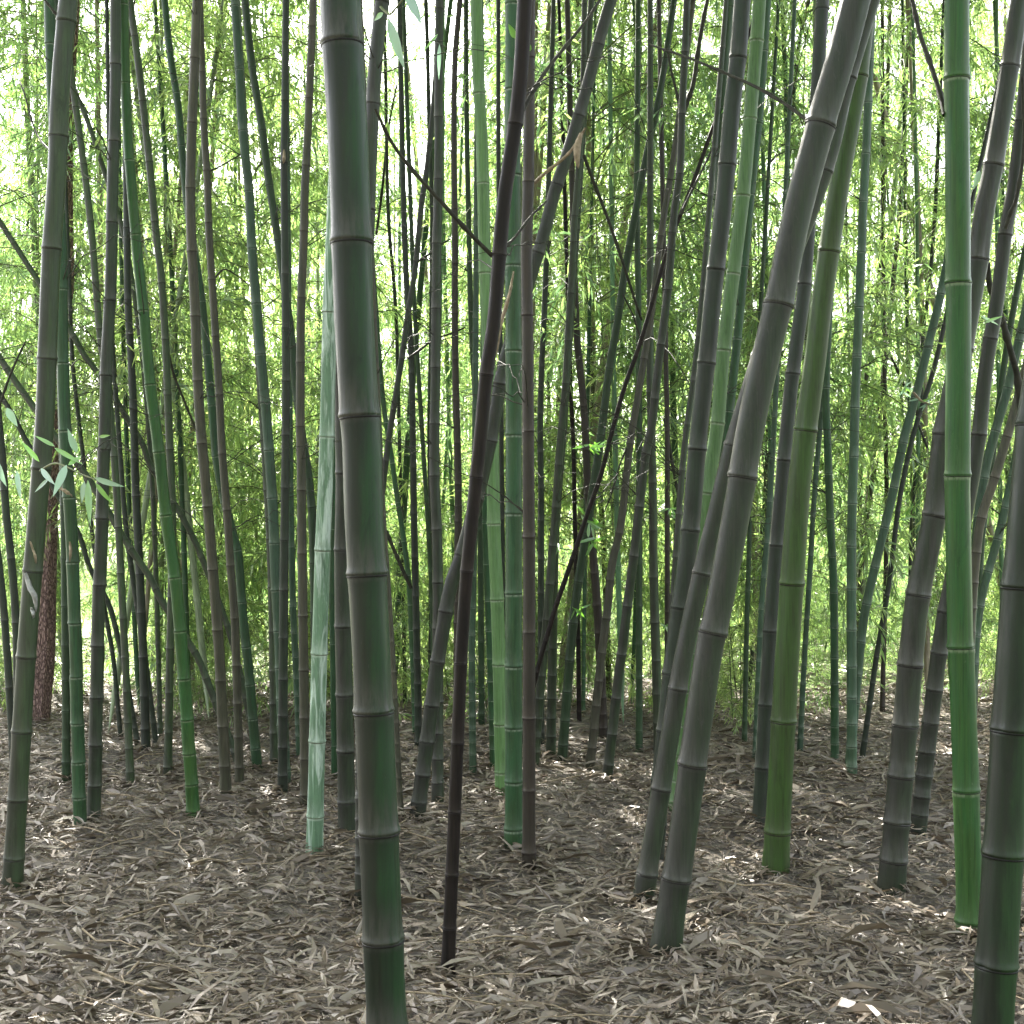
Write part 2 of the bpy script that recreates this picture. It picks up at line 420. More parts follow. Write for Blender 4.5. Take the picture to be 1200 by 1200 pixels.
K('L7','grey green culm slanting right beside the curved bright green culm','greygreen',8.8,8.5,9.5,[(152,0),(159,50),(168,125),(176,200),(183,275),(189,325),(194,400),(197,475),(199,525),(202,600),(201,690),(199,780)],[43,119,190,260,332,398,463,527,590,700,760])
K('L8','green culm threading behind the two tan culms on the left','green',9.2,8,11,[(193,0),(199,62),(209,125),(214,187),(222,260),(236,350),(247,462),(254,540),(266,600),(279,650),(284,715),(291,780)],[105,168,230,290,352,415,475,535,590,645,706,758])
K('L9','tan grey culm on the left, wider of a close pair that drifts right downwards','tan',8.0,11,12.5,[(231,0),(228,75),(225,150),(223,225),(225,297),(228,350),(231,425),(235,500),(244,600),(250,675),(256,750),(258,783)],[2,75,149,224,297,372,447,520,594,668,739])
K('L10','tan grey culm on the left, slimmer of a close pair that drifts right downwards','tan',8.4,8,10,[(234,0),(237,87),(239,150),(243,212),(245,275),(249,337),(253,400),(257,462),(260,525),(266,600),(270,662),(275,725),(277,780)],[88,142,202,263,329,395,463,532,598,663,725])
K('L11','blue green culm with white rings left of the dark straight culm','teal',8.6,10,13,[(275,0),(280,75),(284,150),(292,225),(295,290),(301,360),(305,412),(310,462),(315,525),(320,600),(323,675),(327,740),(329,783)],[77,150,222,290,355,415,472,528,584,637,692])
K('L12','dark green culm that crosses behind the dark straight culm left of centre','deep',9.0,9,10,[(287,0),(295,75),(307,150),(315,212),(324,270),(334,340),(342,400),(346,450),(354,510),(362,560),(366,610),(368,680),(369,780)],[75,150,215,280,340,405,470,595,660])
K('L13','dark straight vertical culm left of the tan culm with dark rings','slate',8.2,8,11,[(335,0),(334,100),(333,200),(334,300),(335,400),(335,500),(333,650),(332,775)],[52,120,192,322,385,447,510,572,633,692,748])
K('L13b','greyish green culm at the left foot of the dark straight culm','greygreen',9.4,7,9.5,[(296,300),(305,450),(313,575),(318,675),(320,775)],[575,632,688,740])
K('L13c','thin green culm half hidden right of the dark straight culm foot','teal',9.6,7,8,[(338,350),(340,550),(343,700),(347,783)],[640,710,742])
K('L14','tan culm with dark rings left of the white mottled culm','tan',7.8,9,11.5,[(367,0),(364,75),(361,150),(357,225),(356,280),(353,350),(352,425),(352,500),(353,550),(354,650),(356,783)],[31,115,194,271,349,425,500,575,649,722])
K('L15','green culm with white peeling patches just left of the thickest culm','mottled',6.6,15,19,[(402,0),(396,130),(391,250),(387,340),(385,425),(383,512),(382,550),(378,645),(376,712),(374,775)],[235,367,512,645,767])
K('L15b','grey culm showing behind the left edge of the thickest culm','grey',7.0,13,20,[(392,0),(394,200),(398,400),(402,550),(401,650),(402,737),(403,783)],[440,555,645,735])
K('L15c','thin green culm between the white mottled culm and the thickest culm','green',8.8,6,6.5,[(396,300),(393,500),(389,690),(390,783)],[620,755])
K('BIG','thickest dark green culm left of centre with broad grey joints and pale scars','dark',3.9,49,45.5,[(399,0),(402,62),(407,150),(410,225),(412,287),(415,375),(420,462),(424,525),(426,600),(430,670),(433,725),(436,783)],[51,284,489,674],lean=.01)
K('C1','grey culm rising out from behind the right edge of the thickest culm','grey',6.0,17,15,[(448,0),(441,62),(437,120),(434,180),(430,300),(426,450),(424,620),(424,783)],[0,120,245,360])
# --- left diagonals and thin ones
K('Ld1','dark slanting culm crossing the lower left from left edge to right','greygreen',9.1,7.5,8.5,[(-22,385),(0,420),(20,450),(38,475),(65,512),(90,543),(103,560),(130,605),(152,642),(175,675),(191,707),(227,762),(236,780)],52)
K('Ld2','thin dark slanting culm below the longer dark slanting culm at lower left','slate',9.6,5.5,6.5,[(-15,440),(2,465),(18,492),(30,515),(60,567),(92,625),(105,665),(127,707),(137,742),(146,783)],48)
K('Ld3','thin grey culm slanting behind the purplish grey culm near the top left','greygreen',10.0,6,6,[(70,50),(85,100),(102,140),(122,200),(135,240),(145,275),(157,342),(170,450),(180,600),(186,783)],45)
K('Ld4','pale slanting culm running behind the bright green culm at lower left','greygreen',9.9,6.5,7.5,[(55,345),(84,390),(99,417),(113,435),(135,467),(147,487),(167,520),(176,545),(206,593),(224,625),(241,665),(266,732),(280,783)],50)
K('Lt1','thin dark culm right of the ringed green culm at far left','slate',10,4.5,5.5,[(76,200),(82,350),(85,425),(92,490),(98,540),(110,640),(122,710),(131,760),(134,783)],46)
K('Lt2','thin dark culm right of the purplish grey culm at lower left','slate',9.8,5,6.5,[(128,200),(131,380),(135,450),(139,507),(147,612),(157,687),(170,770)],55)
K('Le1','dark culm at the left edge behind the papery sheathed culm','slate',7.6,8,9.5,[(-22,200),(-10,400),(-3,480),(3,540),(7,600),(15,675),(19,737),(20,780)],[575,655,730])
K('Le2','dark culm foot in the lower left corner of the view','slate',7.9,8,9,[(-30,400),(-14,560),(2,690),(9,775)],[640,727])
# --- centre left thin
K('Ca','dark thin culm right of the thickest culm, nearest to it','slate',9.8,6,8.5,[(468,0),(472,200),(475,300),(478,360),(482,420),(484,530),(485,600),(487,690),(489,780)],52)
K('Cc','very thin dark culm beside the right edge of the thickest culm','slate',12,4,4.5,[(452,100),(455,250),(463,350),(466,430),(470,600),(474,783)],40)
K('Cd','thin green culm between the bent grey culm and the straight grey culm','deep',10.5,5,5.5,[(478,150),(484,320),(488,400),(493,480),(498,560),(503,640),(506,700),(508,783)],45)
K('Ce','thin green culm curving out from the right side of the thickest culm','green',10.2,5,6.5,[(436,300),(448,460),(458,530),(465,580),(472,625),(479,680),(482,740),(484,783)],45)
K('Cf','pale thin culm foot touching the right edge of the thickest culm','tan',7.5,5.5,6.5,[(440,400),(449,600),(455,690),(461,783)],55)
K('C2','bent grey culm right of the thickest culm, slanting down behind it','grey',8.8,6.5,7.5,[(514,0),(510,100),(500,200),(494,237),(487,312),(479,362),(472,412),(464,462),(456,512),(450,560),(440,660),(434,783)],[237,306,365,420,480,540])
K('C2b','thin dark culm left of the straight grey culm with close rings','slate',11,5,5,[(499,0),(501,60),(503,150),(506,230),(506,300),(505,400),(503,500),(505,650),(504,783)],48)
K('C3','straight grey culm with close rings right of the bent grey culm','grey',8.0,10,13,[(515,0),(514,100),(514,175),(513,250),(512,275),(511,362),(510,450),(509,550),(512,625),(513,687),(513,783)],[5,134,208,284,361,431,497,558,621,683])
K('C4','dark brown thin culm right of the straight grey culm','brown',9.0,6.5,9.5,[(539,0),(533,75),(532,175),(533,275),(533,375),(534,450),(536,525),(537,600),(536,783)],[60,118,180,246,310,368,422,470,520,568])
K('C5','thin dark green culm left of the pale green culm','deep',10.5,5.5,7.5,[(546,0),(547,150),(549,250),(552,375),(556,450),(558,487),(561,580),(563,640),(564,783)],50)
K('C6','pale green culm with white rings left of the near black leaning culm','pale',8.2,14,16,[(558,0),(560,75),(565,175),(567,250),(569,337),(573,430),(577,520),(579,625),(582,687),(585,775)],[0,110,215,320,418,515,614,703])
K('C7','thin dark culm right of the pale green culm','slate',9.4,5,6,[(584,0),(584,150),(585,300),(587,450),(588,560),(590,783)],50)
K('C7b','green thin culm low between near black and pale green culms','green',9.0,6,8.5,[(566,300),(568,550),(571,680),(575,783)],48)
K('C7c','blue green thin culm foot left of the pale green culm foot','teal',8.9,6,8,[(558,300),(556,600),(553,750),(553,783)],50)
K('C8','near black leaning culm at the centre with a forked branch','black',5.0,18,15,[(615,0),(611,75),(605,137),(592,225),(586,287),(579,375),(570,437),(563,512),(554,600),(547,670),(543,725),(540,780)],[147,300,440,560,670,778])
K('C9','medium green culm with white rings behind the near black leaning culm','green',6.9,18,20,[(601,0),(601,105),(601,205),(601,311),(602,411),(602,511),(602,602),(602,696),(602,783)],[5,105,205,311,411,510,602,696,781])
K('C10','brown vertical culm touching the right side of the ringed medium green culm','brown',6.5,13,15,[(621,0),(620,100),(619,225),(617,290),(618,370),(619,525),(620,650),(620,783)],[75,217,371,506,630,742])
K('C11','long grey culm leaning from top right to lower left across the centre','grey',7.5,14,17,[(716,0),(705,37),(692,87),(678,137),(663,187),(650,225),(635,282),(612,355),(590,430),(576,510),(560,580),(541,650),(528,687),(519,737),(512,780)],[47,132,214,295,372,450,517,585,651,717])
# --- centre right
K('Da','grey green culm in the centre leaning left towards its foot','greygreen',9.0,6.5,10.5,[(685,0),(684,75),(681,150),(677,212),(673,262),(670,325),(667,375),(663,450),(656,525),(651,600),(646,662),(641,725),(636,775)],[70,130,190,255,285,345,400,450,545,595,640,685,727])
K('Db','pale grey green culm foot right of the centre leaning culm','greygreen',9.4,7,11,[(668,380),(660,500),(652,600),(649,675),(647,783)],[640,683,725])
K('Dc','dark thin culm close to the right of the brown vertical culm','slate',9.8,5.5,8,[(646,100),(641,275),(638,362),(635,425),(633,500),(634,575),(634,675),(634,783)],[310,375,430,485,530,572,610,655,695])
K('Dd','very thin grey culm above the centre behind the long leaning culm','grey',14,4,5,[(654,0),(649,75),(647,180),(644,300),(642,400),(645,600),(642,783)],42)
K('De','thin dark green culm, left of a parallel upright pair right of centre','deep',9.6,6.5,8,[(748,0),(747,125),(746,225),(747,300),(748,350),(749,475),(749,675),(749,783)],[45,125,185,270,372,430,525,600,660])
K('Df','greenish culm, right of a parallel upright pair right of centre','greygreen',9.2,6.5,11,[(762,0),(762,125),(762,225),(762,350),(762,450),(765,575),(766,675),(769,775)],[155,207,275,395,460,515,566,622,677,730])
K('Dg','purplish grey forked culm that leans down across the upright pair','grey',8.4,8,11.5,[(805,0),(802,75),(799,137),(797,200),(790,250),(783,337),(775,400),(769,450),(763,505),(757,530),(750,587),(743,650),(735,712),(729,762),(726,783)],[67,138,207,275,341,405,468,532,594,652,711,768])
K('Dh','tan thin culm crossing behind the purplish grey forked culm','tan',9.0,6.5,10,[(800,100),(790,180),(777,260),(771,305),(764,362),(756,412),(748,462),(738,522),(728,612),(717,662),(712,712),(704,775)],[275,340,420,520,575,625,680,725])
K('Di','dark green culm leaning down to the left right of centre','deep',9.3,7.5,11,[(790,0),(775,100),(757,185),(740,275),(731,325),(724,375),(715,425),(708,480),(703,520),(697,560),(691,600),(684,645),(677,687),(671,737),(667,780)],[360,432,510,570,625,682])
K('Dj','near black thin culm leaning steeply left across the dark green leaning one','black',8.8,4.6,6,[(885,20),(840,137),(812,215),(784,287),(763,360),(747,412),(733,450),(720,495),(704,557),(689,600),(675,642),(662,680),(650,715),(630,783)],58)
K('Dk','pale grey thin culm in the far middle','tan',12.5,5.5,7,[(681,200),(684,312),(688,362),(693,425),(697,487),(704,587),(707,637),(710,700),(713,783)],[305,365,425,495,560,590,640])
K('Dl','tan brown culm in the middle curving right towards its foot','brown',10.0,6,10.5,[(670,200),(675,375),(679,425),(684,475),(687,530),(689,575),(695,650),(700,712),(704,783)],50)
K('Dm','thin near black culm upright behind the middle crossing','black',10.5,4.5,5.5,[(664,300),(669,462),(672,525),(674,625),(677,725),(678,783)],44)
K('Dn','thin green culm foot in the middle between two darker ones','green',11,4,5,[(690,400),(686,600),(685,700),(684,783)],40)
K('Do','thin dark brown upright culm left of the thick grey leaning group','brown',9.6,5.5,6.5,[(776,200),(779,350),(781,450),(782,512),(782,625),(782,783)],46)
K('Dq','grey culm peeking left of the thick dark grey culm right of centre','grey',8.0,6.5,8,[(835,200),(818,400),(802,525),(794,625),(789,700),(783,783)],50)
K('Dr','thick dark grey green culm leaning left beside the pale green culm','slate',6.7,20,22,[(870,0),(865,67),(858,125),(852,195),(847,250),(839,315),(834,362),(828,425),(817,527),(809,622),(797,713),(788,783)],[67,193,316,426,527,622,713])
K('Dr2','green culm half hidden behind the left edge of the thick dark grey green culm','deep',8.2,12,12,[(856,0),(850,60),(846,140),(842,240),(836,330),(826,440),(812,560),(796,783)],[15,130])
K('Dt','pale green culm with dark rings just right of thick dark grey green culm','pale',7.6,16,17,[(890,0),(887,45),(879,137),(871,227),(862,300),(848,410),(841,495),(834,540),(829,577),(825,612),(815,700),(806,783)],[45,137,228,320,410,496,578])
K('Du','medium green culm tucked behind the pale green culm with dark rings','green',8.3,10,11,[(899,0),(891,120),(880,225),(872,312),(864,397),(855,482),(848,540),(838,650),(828,783)],[60,145,228,312,397,482])
K('Ds','dark grey culm passing behind the thickest leaning grey culm to its left foot','grey',6.1,17,22,[(1026,-10),(1006,55),(990,110),(975,175),(955,235),(930,300),(905,370),(880,450),(858,523),(842,590),(822,672),(810,725),(799,778)],[90,200,310,420,523,673])
K('Dv','thickest leaning grey culm right of centre, sloping down to the left','grey',5.3,36,33,[(1003,0),(985,70),(962,145),(940,225),(925,290),(912,357),(895,430),(880,500),(870,560),(856,637),(844,700),(835,742),(829,775)],[-70,145,357,560,742],lean=.02)
K('Dx','dark grey upright culm between the thickest leaning culm and the olive culm','slate',7.3,16,18,[(964,0),(957,120),(950,230),(943,330),(929,437),(919,540),(910,640),(903,740),(900,783)],[115,225,332,438,540,640,740])
K('Dw','thick olive green culm leaning right of the thickest leaning grey culm','olive',6.4,22,28.5,[(1016,0),(1008,70),(1000,125),(986,200),(971,297),(962,362),(955,425),(944,505),(936,575),(928,685),(922,775)],[95,297,505,685])
# --- right side
K('Ea','straight blue green culm right of the olive culm','teal',8.4,9.5,11.5,[(1023,0),(1021,25),(1015,175),(1011,250),(1010,287),(1006,375),(1002,475),(1001,525),(998,625),(998,783)],[70,120,180,236,296,360,418,478,535,590,640,690,738])
K('Eb','green culm with pale joints low between olive culm and straight blue green culm','green',9.0,8.5,9.5,[(984,150),(975,300),(968,450),(970,525),(973,607),(977,687),(978,783)],[455,555,607,652,694,735])
K('Ec','thin green culm hugging the right side of the olive culm foot','teal',9.6,5.5,6.5,[(980,250),(968,430),(959,525),(953,600),(950,655),(944,750),(942,783)],[545,605,650,690])
K('Ed','tan thin culm right of the straight blue green culm, slanting left downwards','tan',13,5,6,[(1040,100),(1035,250),(1028,350),(1017,425),(1010,525),(1006,650),(1003,783)],42)
K('Ee','second tan thin culm, longer slant, in the right background','tan',12,5.5,7,[(1062,100),(1054,250),(1047,325),(1040,400),(1033,462),(1026,540),(1020,575),(1010,650),(1004,783)],46)
K('Ef','dark thin vertical culm in the right background between two tan ones','brown',11.5,4.5,6,[(1034,0),(1035,300),(1037,475),(1039,575),(1038,675),(1036,750),(1035,783)],44)
K('Eg','blue green culm slanting down left from behind the vivid green culm','teal',8.8,9.5,10.5,[(1120,0),(1119,150),(1115,270),(1104,337),(1089,400),(1075,457),(1058,520),(1047,575),(1035,625),(1024,670),(1013,720),(1007,770)],[345,408,466,519,571,618,665,708,752])
K('Eh','dark thin culm slanting parallel below the slanting blue green culm','slate',9.6,5,6.5,[(1118,330),(1095,430),(1073,500),(1060,555),(1052,600),(1043,675),(1034,730),(1027,770)],52)
K('Ei','dark thin culm upright left of the vivid green culm','slate',11,4.5,5,[(1100,150),(1095,262),(1087,350),(1081,400),(1078,500),(1068,620),(1066,783)],46)
K('Ei2','thin pale green culm behind the thick leaning grey culm near right','green',11.5,4.5,5.5,[(1062,300),(1064,420),(1068,530),(1070,640),(1066,783)],[545,590,640])
K('Ej','thick grey culm passing behind the vivid green culm, leaning left downwards','grey',6.1,21,29,[(1195,0),(1183,80),(1164,195),(1153,250),(1146,305),(1131,390),(1117,460),(1106,512),(1095,605),(1076,697),(1067,775)],[80,195,305,410,510,605,698])
K('Ek','vivid green upright thick culm near the right edge','vivid',5.5,29,30,[(1121,0),(1121,87),(1122,175),(1123,275),(1123,330),(1123,450),(1122,558),(1124,675),(1126,757),(1127,783)],[93,332,558,759],lean=.0)
K('El','purplish grey culm right of the vivid green culm, foot emerging on its left','grey',7.0,14,19,[(1206,50),(1196,150),(1187,225),(1178,275),(1172,325),(1165,375),(1160,400),(1153,450),(1146,520),(1126,630),(1108,717),(1099,775)],[145,277,398,510,660,718])
K('Eo1','blue green slanting culm in the bundle at the right edge','teal',8.0,10,11,[(1214,310),(1194,400),(1181,455),(1168,500),(1156,545),(1146,610),(1140,700),(1136,783)],[400,455,505,560])
K('Eo2','tan slanting culm in the bundle at the right edge','tan',7.7,10,11,[(1210,400),(1195,460),(1180,512),(1165,562),(1150,607),(1144,650),(1138,720),(1136,783)],[462,512,560,607])
K('Eo3','pale slanting culm lowest in the bundle at the right edge','teal',8.4,9,10,[(1200,480),(1190,540),(1180,587),(1169,632),(1158,670),(1149,707),(1144,745),(1141,783)],[595,632,670,710])
K('Eo4','dark green slanting culm topmost in the bundle at the right edge','deep',8.9,7,8,[(1206,270),(1190,350),(1178,420),(1170,480),(1160,560),(1150,640),(1143,783)],50)
K('Ep','thick dark green culm cut by the right edge of the view','moss',4.1,44,45,[(1290,0),(1256,250),(1229,400),(1214,500),(1206,590),(1197,690),(1190,775)],[260,500,690])
K('Es','thin blue green culm near the top between pale green and leaning grey culms','teal',11.5,6,6.5,[(917,0),(922,150),(922,230),(915,380),(905,520),(895,650),(892,783)],46)
K('Es2','thin dark culm behind the leaning grey culm near the top right','slate',12,4.5,5,[(948,0),(935,60),(925,180),(918,260),(905,400),(895,600),(880,783)],44)
K('Es3','thin green culm right of the thick leaning grey pair foot','deep',9.9,4.5,6,[(885,470),(880,560),(878,640),(876,700),(874,783)],46)
K('Es4','thin blue green culm left of the dark grey upright culm foot','teal',9.2,5.5,7,[(912,400),(905,540),(898,640),(893,700),(889,783)],48)

# --- branches
branch('C8',[(577,300),(552,275),(520,240),(480,195),(458,165),(440,128)],5.5,3.5,dd=(0,-.3))
branch('C8',[(580,299),(600,282),(622,254),(640,236)],4.2,2.5,dd=(0,.2))
branch('C8',[(606,142),(622,112),(642,80),(668,48),(690,20),(706,-5)],5.5,3,dd=(0,.3))
branch('C10',[(624,217),(640,202),(655,190),(668,178),(680,160),(686,150)],4.5,2.6,M_STRAW,dd=(0,-.2))
branch('Dg',[(799,137),(806,118),(813,96),(818,60),(823,30),(829,0)],6,5)
branch('Dg',[(799,138),(792,105),(786,80),(782,55)],3.5,2.2)
branch('Da',[(684,182),(695,212),(710,250),(726,296),(745,355),(752,375)],4.4,3,dd=(0,.3))
branch('Dr',[(945,140),(920,122),(890,104),(855,88),(820,73),(790,62),(760,52)],4.5,2.6,dd=(-.5,.4))
branch('Dg',[(797,252),(810,225),(825,195),(842,158),(852,138)],3.2,1.8,dd=(0,.4))
branch('Ek',[(1107,135),(1102,112),(1092,80),(1078,40),(1068,-5)],6.5,5.5,dd=(0,.3))
branch('El',[(1157,308),(1160,336),(1168,356),(1174,372),(1180,396),(1188,424),(1193,446),(1196,490)],7,8,dd=(.05,.25))
branch('El',[(1150,405),(1160,398),(1168,388),(1176,374)],3,2.2)
branch('El',[(1178,268),(1184,250),(1192,228),(1200,170),(1198,90)],5,4,dd=(-.1,-.2))
branch('L1',[(70,22),(62,12),(54,2),(48,-8)],3.6,2.6)
branch('L1',[(72,20),(68,10),(72,0),(74,-8)],3,2.4)
branch('L6',[(149,150),(148,90),(152,40),(158,0)],3.6,2)
branch('L10',[(241,202),(256,196),(270,188),(284,180)],2.6,1.4,dd=(0,.3))
branch('L10',[(249,329),(262,316),(276,322),(292,334)],2.6,1.4,dd=(0,.3))
branch('L7',[(197,412),(204,440),(216,470),(230,505),(236,520)],3.4,2.2,dd=(.1,.3))
branch('C2',[(478,420),(492,410),(508,398),(525,392),(545,384)],3.2,2,dd=(0,.2))
branch('C2',[(487,308),(500,300),(515,288),(528,280)],3,1.8)
branch('Ca',[(482,690),(474,672),(462,645),(453,622)],4.6,4)
branch('Cc',[(441,275),(447,230),(452,180),(457,140),(465,100)],3.4,2.2)
branch('Do',[(799,605),(796,585),(790,555),(784,520),(778,490)],4,3)
branch('Ei',[(1061,455),(1050,430),(1041,412),(1036,398)],3.6,2.4)
branch('Eh',[(1087,525),(1082,512),(1077,498),(1074,480)],3.2,2.2)
branch('Df',[(762,420),(752,400),(742,370),(730,345)],2.8,1.6)
branch('Dh',[(738,520),(728,540),(716,580),(708,600)],2.4,1.5)
branch('Le1',[(-2,480),(8,450),(18,425),(30,400)],3.2,2)
branch('L1',[(66,180),(52,170),(40,150),(28,108),(20,90)],2.8,1.6,dd=(0,.5))

# --- small paired side branches at upper nodes of the slender culms
rb = random.Random(77)
for key, (root, base, d, P, W) in list(CULM_OBJS.items()):
    r0 = float(np.interp(EYE, P[:, 2], W))
    if r0 > .034 or d > 12.5: continue
    for _ in range(rb.choice([1, 2, 3, 3, 4])):
        z = EYE + d * rb.uniform(-.02, .36)
        p = np.array([np.interp(z, P[:, 2], P[:, 0]), np.interp(z, P[:, 2], P[:, 1]), z]) - base
        az = rb.uniform(0, 6.28)
        for sgn, ln in ((.35, rb.uniform(.5, 1.1)), (-.3, rb.uniform(.25, .6))):
            o = np.array([math.cos(az + sgn), math.sin(az + sgn), 0]); up = rb.uniform(.35, 1.1)
            t = np.linspace(0, 1, 10)[:, None]
            kink = np.array([[0, 0, rb.gauss(0, .012)] for _ in range(10)]); kink[0] = 0
            A = p + o * ln * t + np.array([0, 0, 1]) * ln * (up * t - .5 * t**2) + kink
            tubes = [tube(A, np.linspace(.0034, .0011, 10), 5)]
            for q in (4, 6, 8):
                dv = np.array([rb.gauss(0, .5), rb.gauss(0, .5), rb.uniform(-.5, .3)]) + o * .5
                tubes.append(tube(np.array([A[q], A[q] + dv * .10, A[q] + dv * .22 + [0, 0, -.02]]), [.0018, .0012, .0008], 4))
            V, Fc = merge(tubes); link('branch', mesh_np('branch', V, Fc, M_BRANCH), root)

# --- near leaves and papery sheaths
branch('L1',[(47,552),(56,546),(66,543),(80,548),(96,556),(112,562)],2.6,1.4,M_TWIG,dd=(-.15,-.5),name='twig')
for b,t,w,mat,v,ro in [((46,541),(24,516),6,M_NEARLEAF,.6,.2),((64,523),(40,510),5,M_NEARLEAF,.8,.3),((64,525),(97,544),6,M_NEARLEAF,.9,-.2),
    ((90,530),(79,503),9,M_SILVER,.6,.1),((48,549),(63,568),8,M_SILVER,.7,.2),((78,545),(62,582),10,M_SILVER,.4,-.2),((111,560),(144,572),8,M_SILVER,.6,.4),
    ((103,563),(105,616),9,M_NEARLEAF,.9,0),((112,566),(131,592),6.5,M_NEARLEAF,.7,.2),((99,564),(95,590),7,M_SILVER,.5,.1),((57,561),(40,577),5,M_SILVER,.4,.3),
    ((80,545),(96,533),6,M_NEARLEAF,.3,.3),((116,512),(129,510),4,M_NEARLEAF,.9,.2)]:
    px_leaf('L1',b,t,w,5.55,None,mat,v,ro)
for b,t,w,v in [((-6,538),(6,570),9,.3),((20,552),(23,585),7,.3),((8,478),(20,500),10,.4)]:
    px_leaf('Le1',b,t,w,6.6,None,M_SILVER,v)
branch('C1',[(446,8),(452,14),(458,16),(470,2),(482,-12)],2.2,1.4,M_TWIG,dd=(-1.6,-1.7),name='twig')
for b,t,w,mat,v,ro in [((455,22),(474,82),13,M_SILVER,.4,.3),((476,-8),(494,27),13,M_SILVER,.6,-.2),((449,15),(438,24),7,M_NEARLEAF,.7,.2)]:
    px_leaf('C1',b,t,w,4.35,None,mat,v,ro)
for b,t,w,mat,v in [((515,52),(514,92),5,M_SILVER,.3),((513,40),(498,58),4,M_NEARLEAF,.8)]:
    px_leaf('C3',b,t,w,7.7,None,mat,v)
rl = random.Random(5)
def sprig(key, x, y, d, n, Lpx, mats=(M_NEARLEAF,)):
    for k in range(n):
        a = rl.uniform(-2.6, .4) if k % 3 == 0 else rl.uniform(.2, 2.9)
        L = Lpx * rl.uniform(.6, 1.15); bx, by = x + rl.uniform(-5, 5), y + rl.uniform(-5, 5)
        px_leaf(key, (bx, by), (bx + L * math.cos(a), by + L * math.sin(a) * .8), Lpx * .16, d, d + rl.uniform(-.1, .1), rl.choice(mats), rl.uniform(.3, 1), rl.uniform(-.6, .6))
sprig('Di',694,522,9.1,9,20); sprig('Di',690,610,9.0,10,22); sprig('Di',694,632,9.0,6,26); sprig('Do',786,598,9.3,8,16)
sprig('Di',678,716,9.1,6,16); sprig('Eh',1065,602,9.3,8,16); sprig('Eg',1082,470,8.6,6,18,(M_NEARLEAF,M_SILVER)); sprig('Ee',1062,455,10.5,6,16,(M_NEARLEAF,M_SILVER))
sprig('Db',652,640,9.2,6,14); sprig('Do',784,735,9.4,7,14); sprig('Dg',815,130,8.2,5,13); sprig('El',1150,375,6.8,3,26); sprig('Dr2',851,130,8.0,4,14)
px_leaf('El',(1158,200),(1160,240),14,6.6,None,M_NEARLEAF,.2); px_leaf('El',(1148,200),(1141,222),8,6.6,None,M_NEARLEAF,.1)
px_leaf('El',(1192,45),(1180,38),9,6.6,None,M_NEARLEAF,.9); px_leaf('C9',(604,45),(596,28),8,6.6,None,M_NEARLEAF,.9); px_leaf('C10',(621,60),(618,48),6,6.3,None,M_NEARLEAF,.9)

def sheath(key, pts, w, d, mat=M_STRAW):
    root, base, *_ = CULM_OBJS[key]
    path = smooth_path(pts, 9); A = np.array([at(x, y, d + .01 * math.sin(i)) for i, (x, y) in enumerate(path)]) - base
    ww = np.sin(np.linspace(.35, np.pi, 9))**.8 * w * d / F / 2
    rr = random.Random(str(pts)); V = []
    for i, p in enumerate(A):
        for s in (-1, -.3, .4, 1):
            V.append(p + np.array([s * ww[i], -.012 * (1 - s * s) - rr.uniform(0, .004), rr.uniform(-.004, .004)]))
    Fc = [(4*i+j, 4*i+j+1, 4*i+j+5, 4*i+j+4) for i in range(8) for j in range(3)]
    o = link('sheath', mesh_np('sheath', np.array(V), np.array(Fc), mat), root)
    sm = o.modifiers.new('thickness', 'SOLIDIFY'); sm.thickness = .0015
    return o
M_PAPER = simple_mat('papery_sheath', (.14,.14,.13), (.34,.34,.32), 40, .8)
sheath('C10',[(681,156),(677,170),(676,184),(678,198)],8,6.3)
sheath('L1',[(30,672),(36,690),(41,700),(43,716)],7,5.72,M_PAPER); sheath('L1',[(37,712),(39,718),(40,724)],4,5.72,M_PAPER); sheath('L1',[(36,635),(41,650),(43,660)],2.2,5.72,M_STRAW)
sheath('C9',[(600,335),(592,362),(586,385),(582,420)],4,6.6); sheath('C9',[(602,318),(597,345),(593,366)],2.4,6.6)
sheath('L2',[(68,570),(76,575),(85,582)],6,6.8); sheath('L2',[(82,634),(83,646),(82,658)],3,6.86)
sheath('L13',[(333,176),(333,186),(332,192)],3,8.1)
sheath('El',[(1192,76),(1188,90),(1186,100)],8,6.7)
sheath('Eg',[(1070,460),(1080,470),(1092,474)],4,8.6)

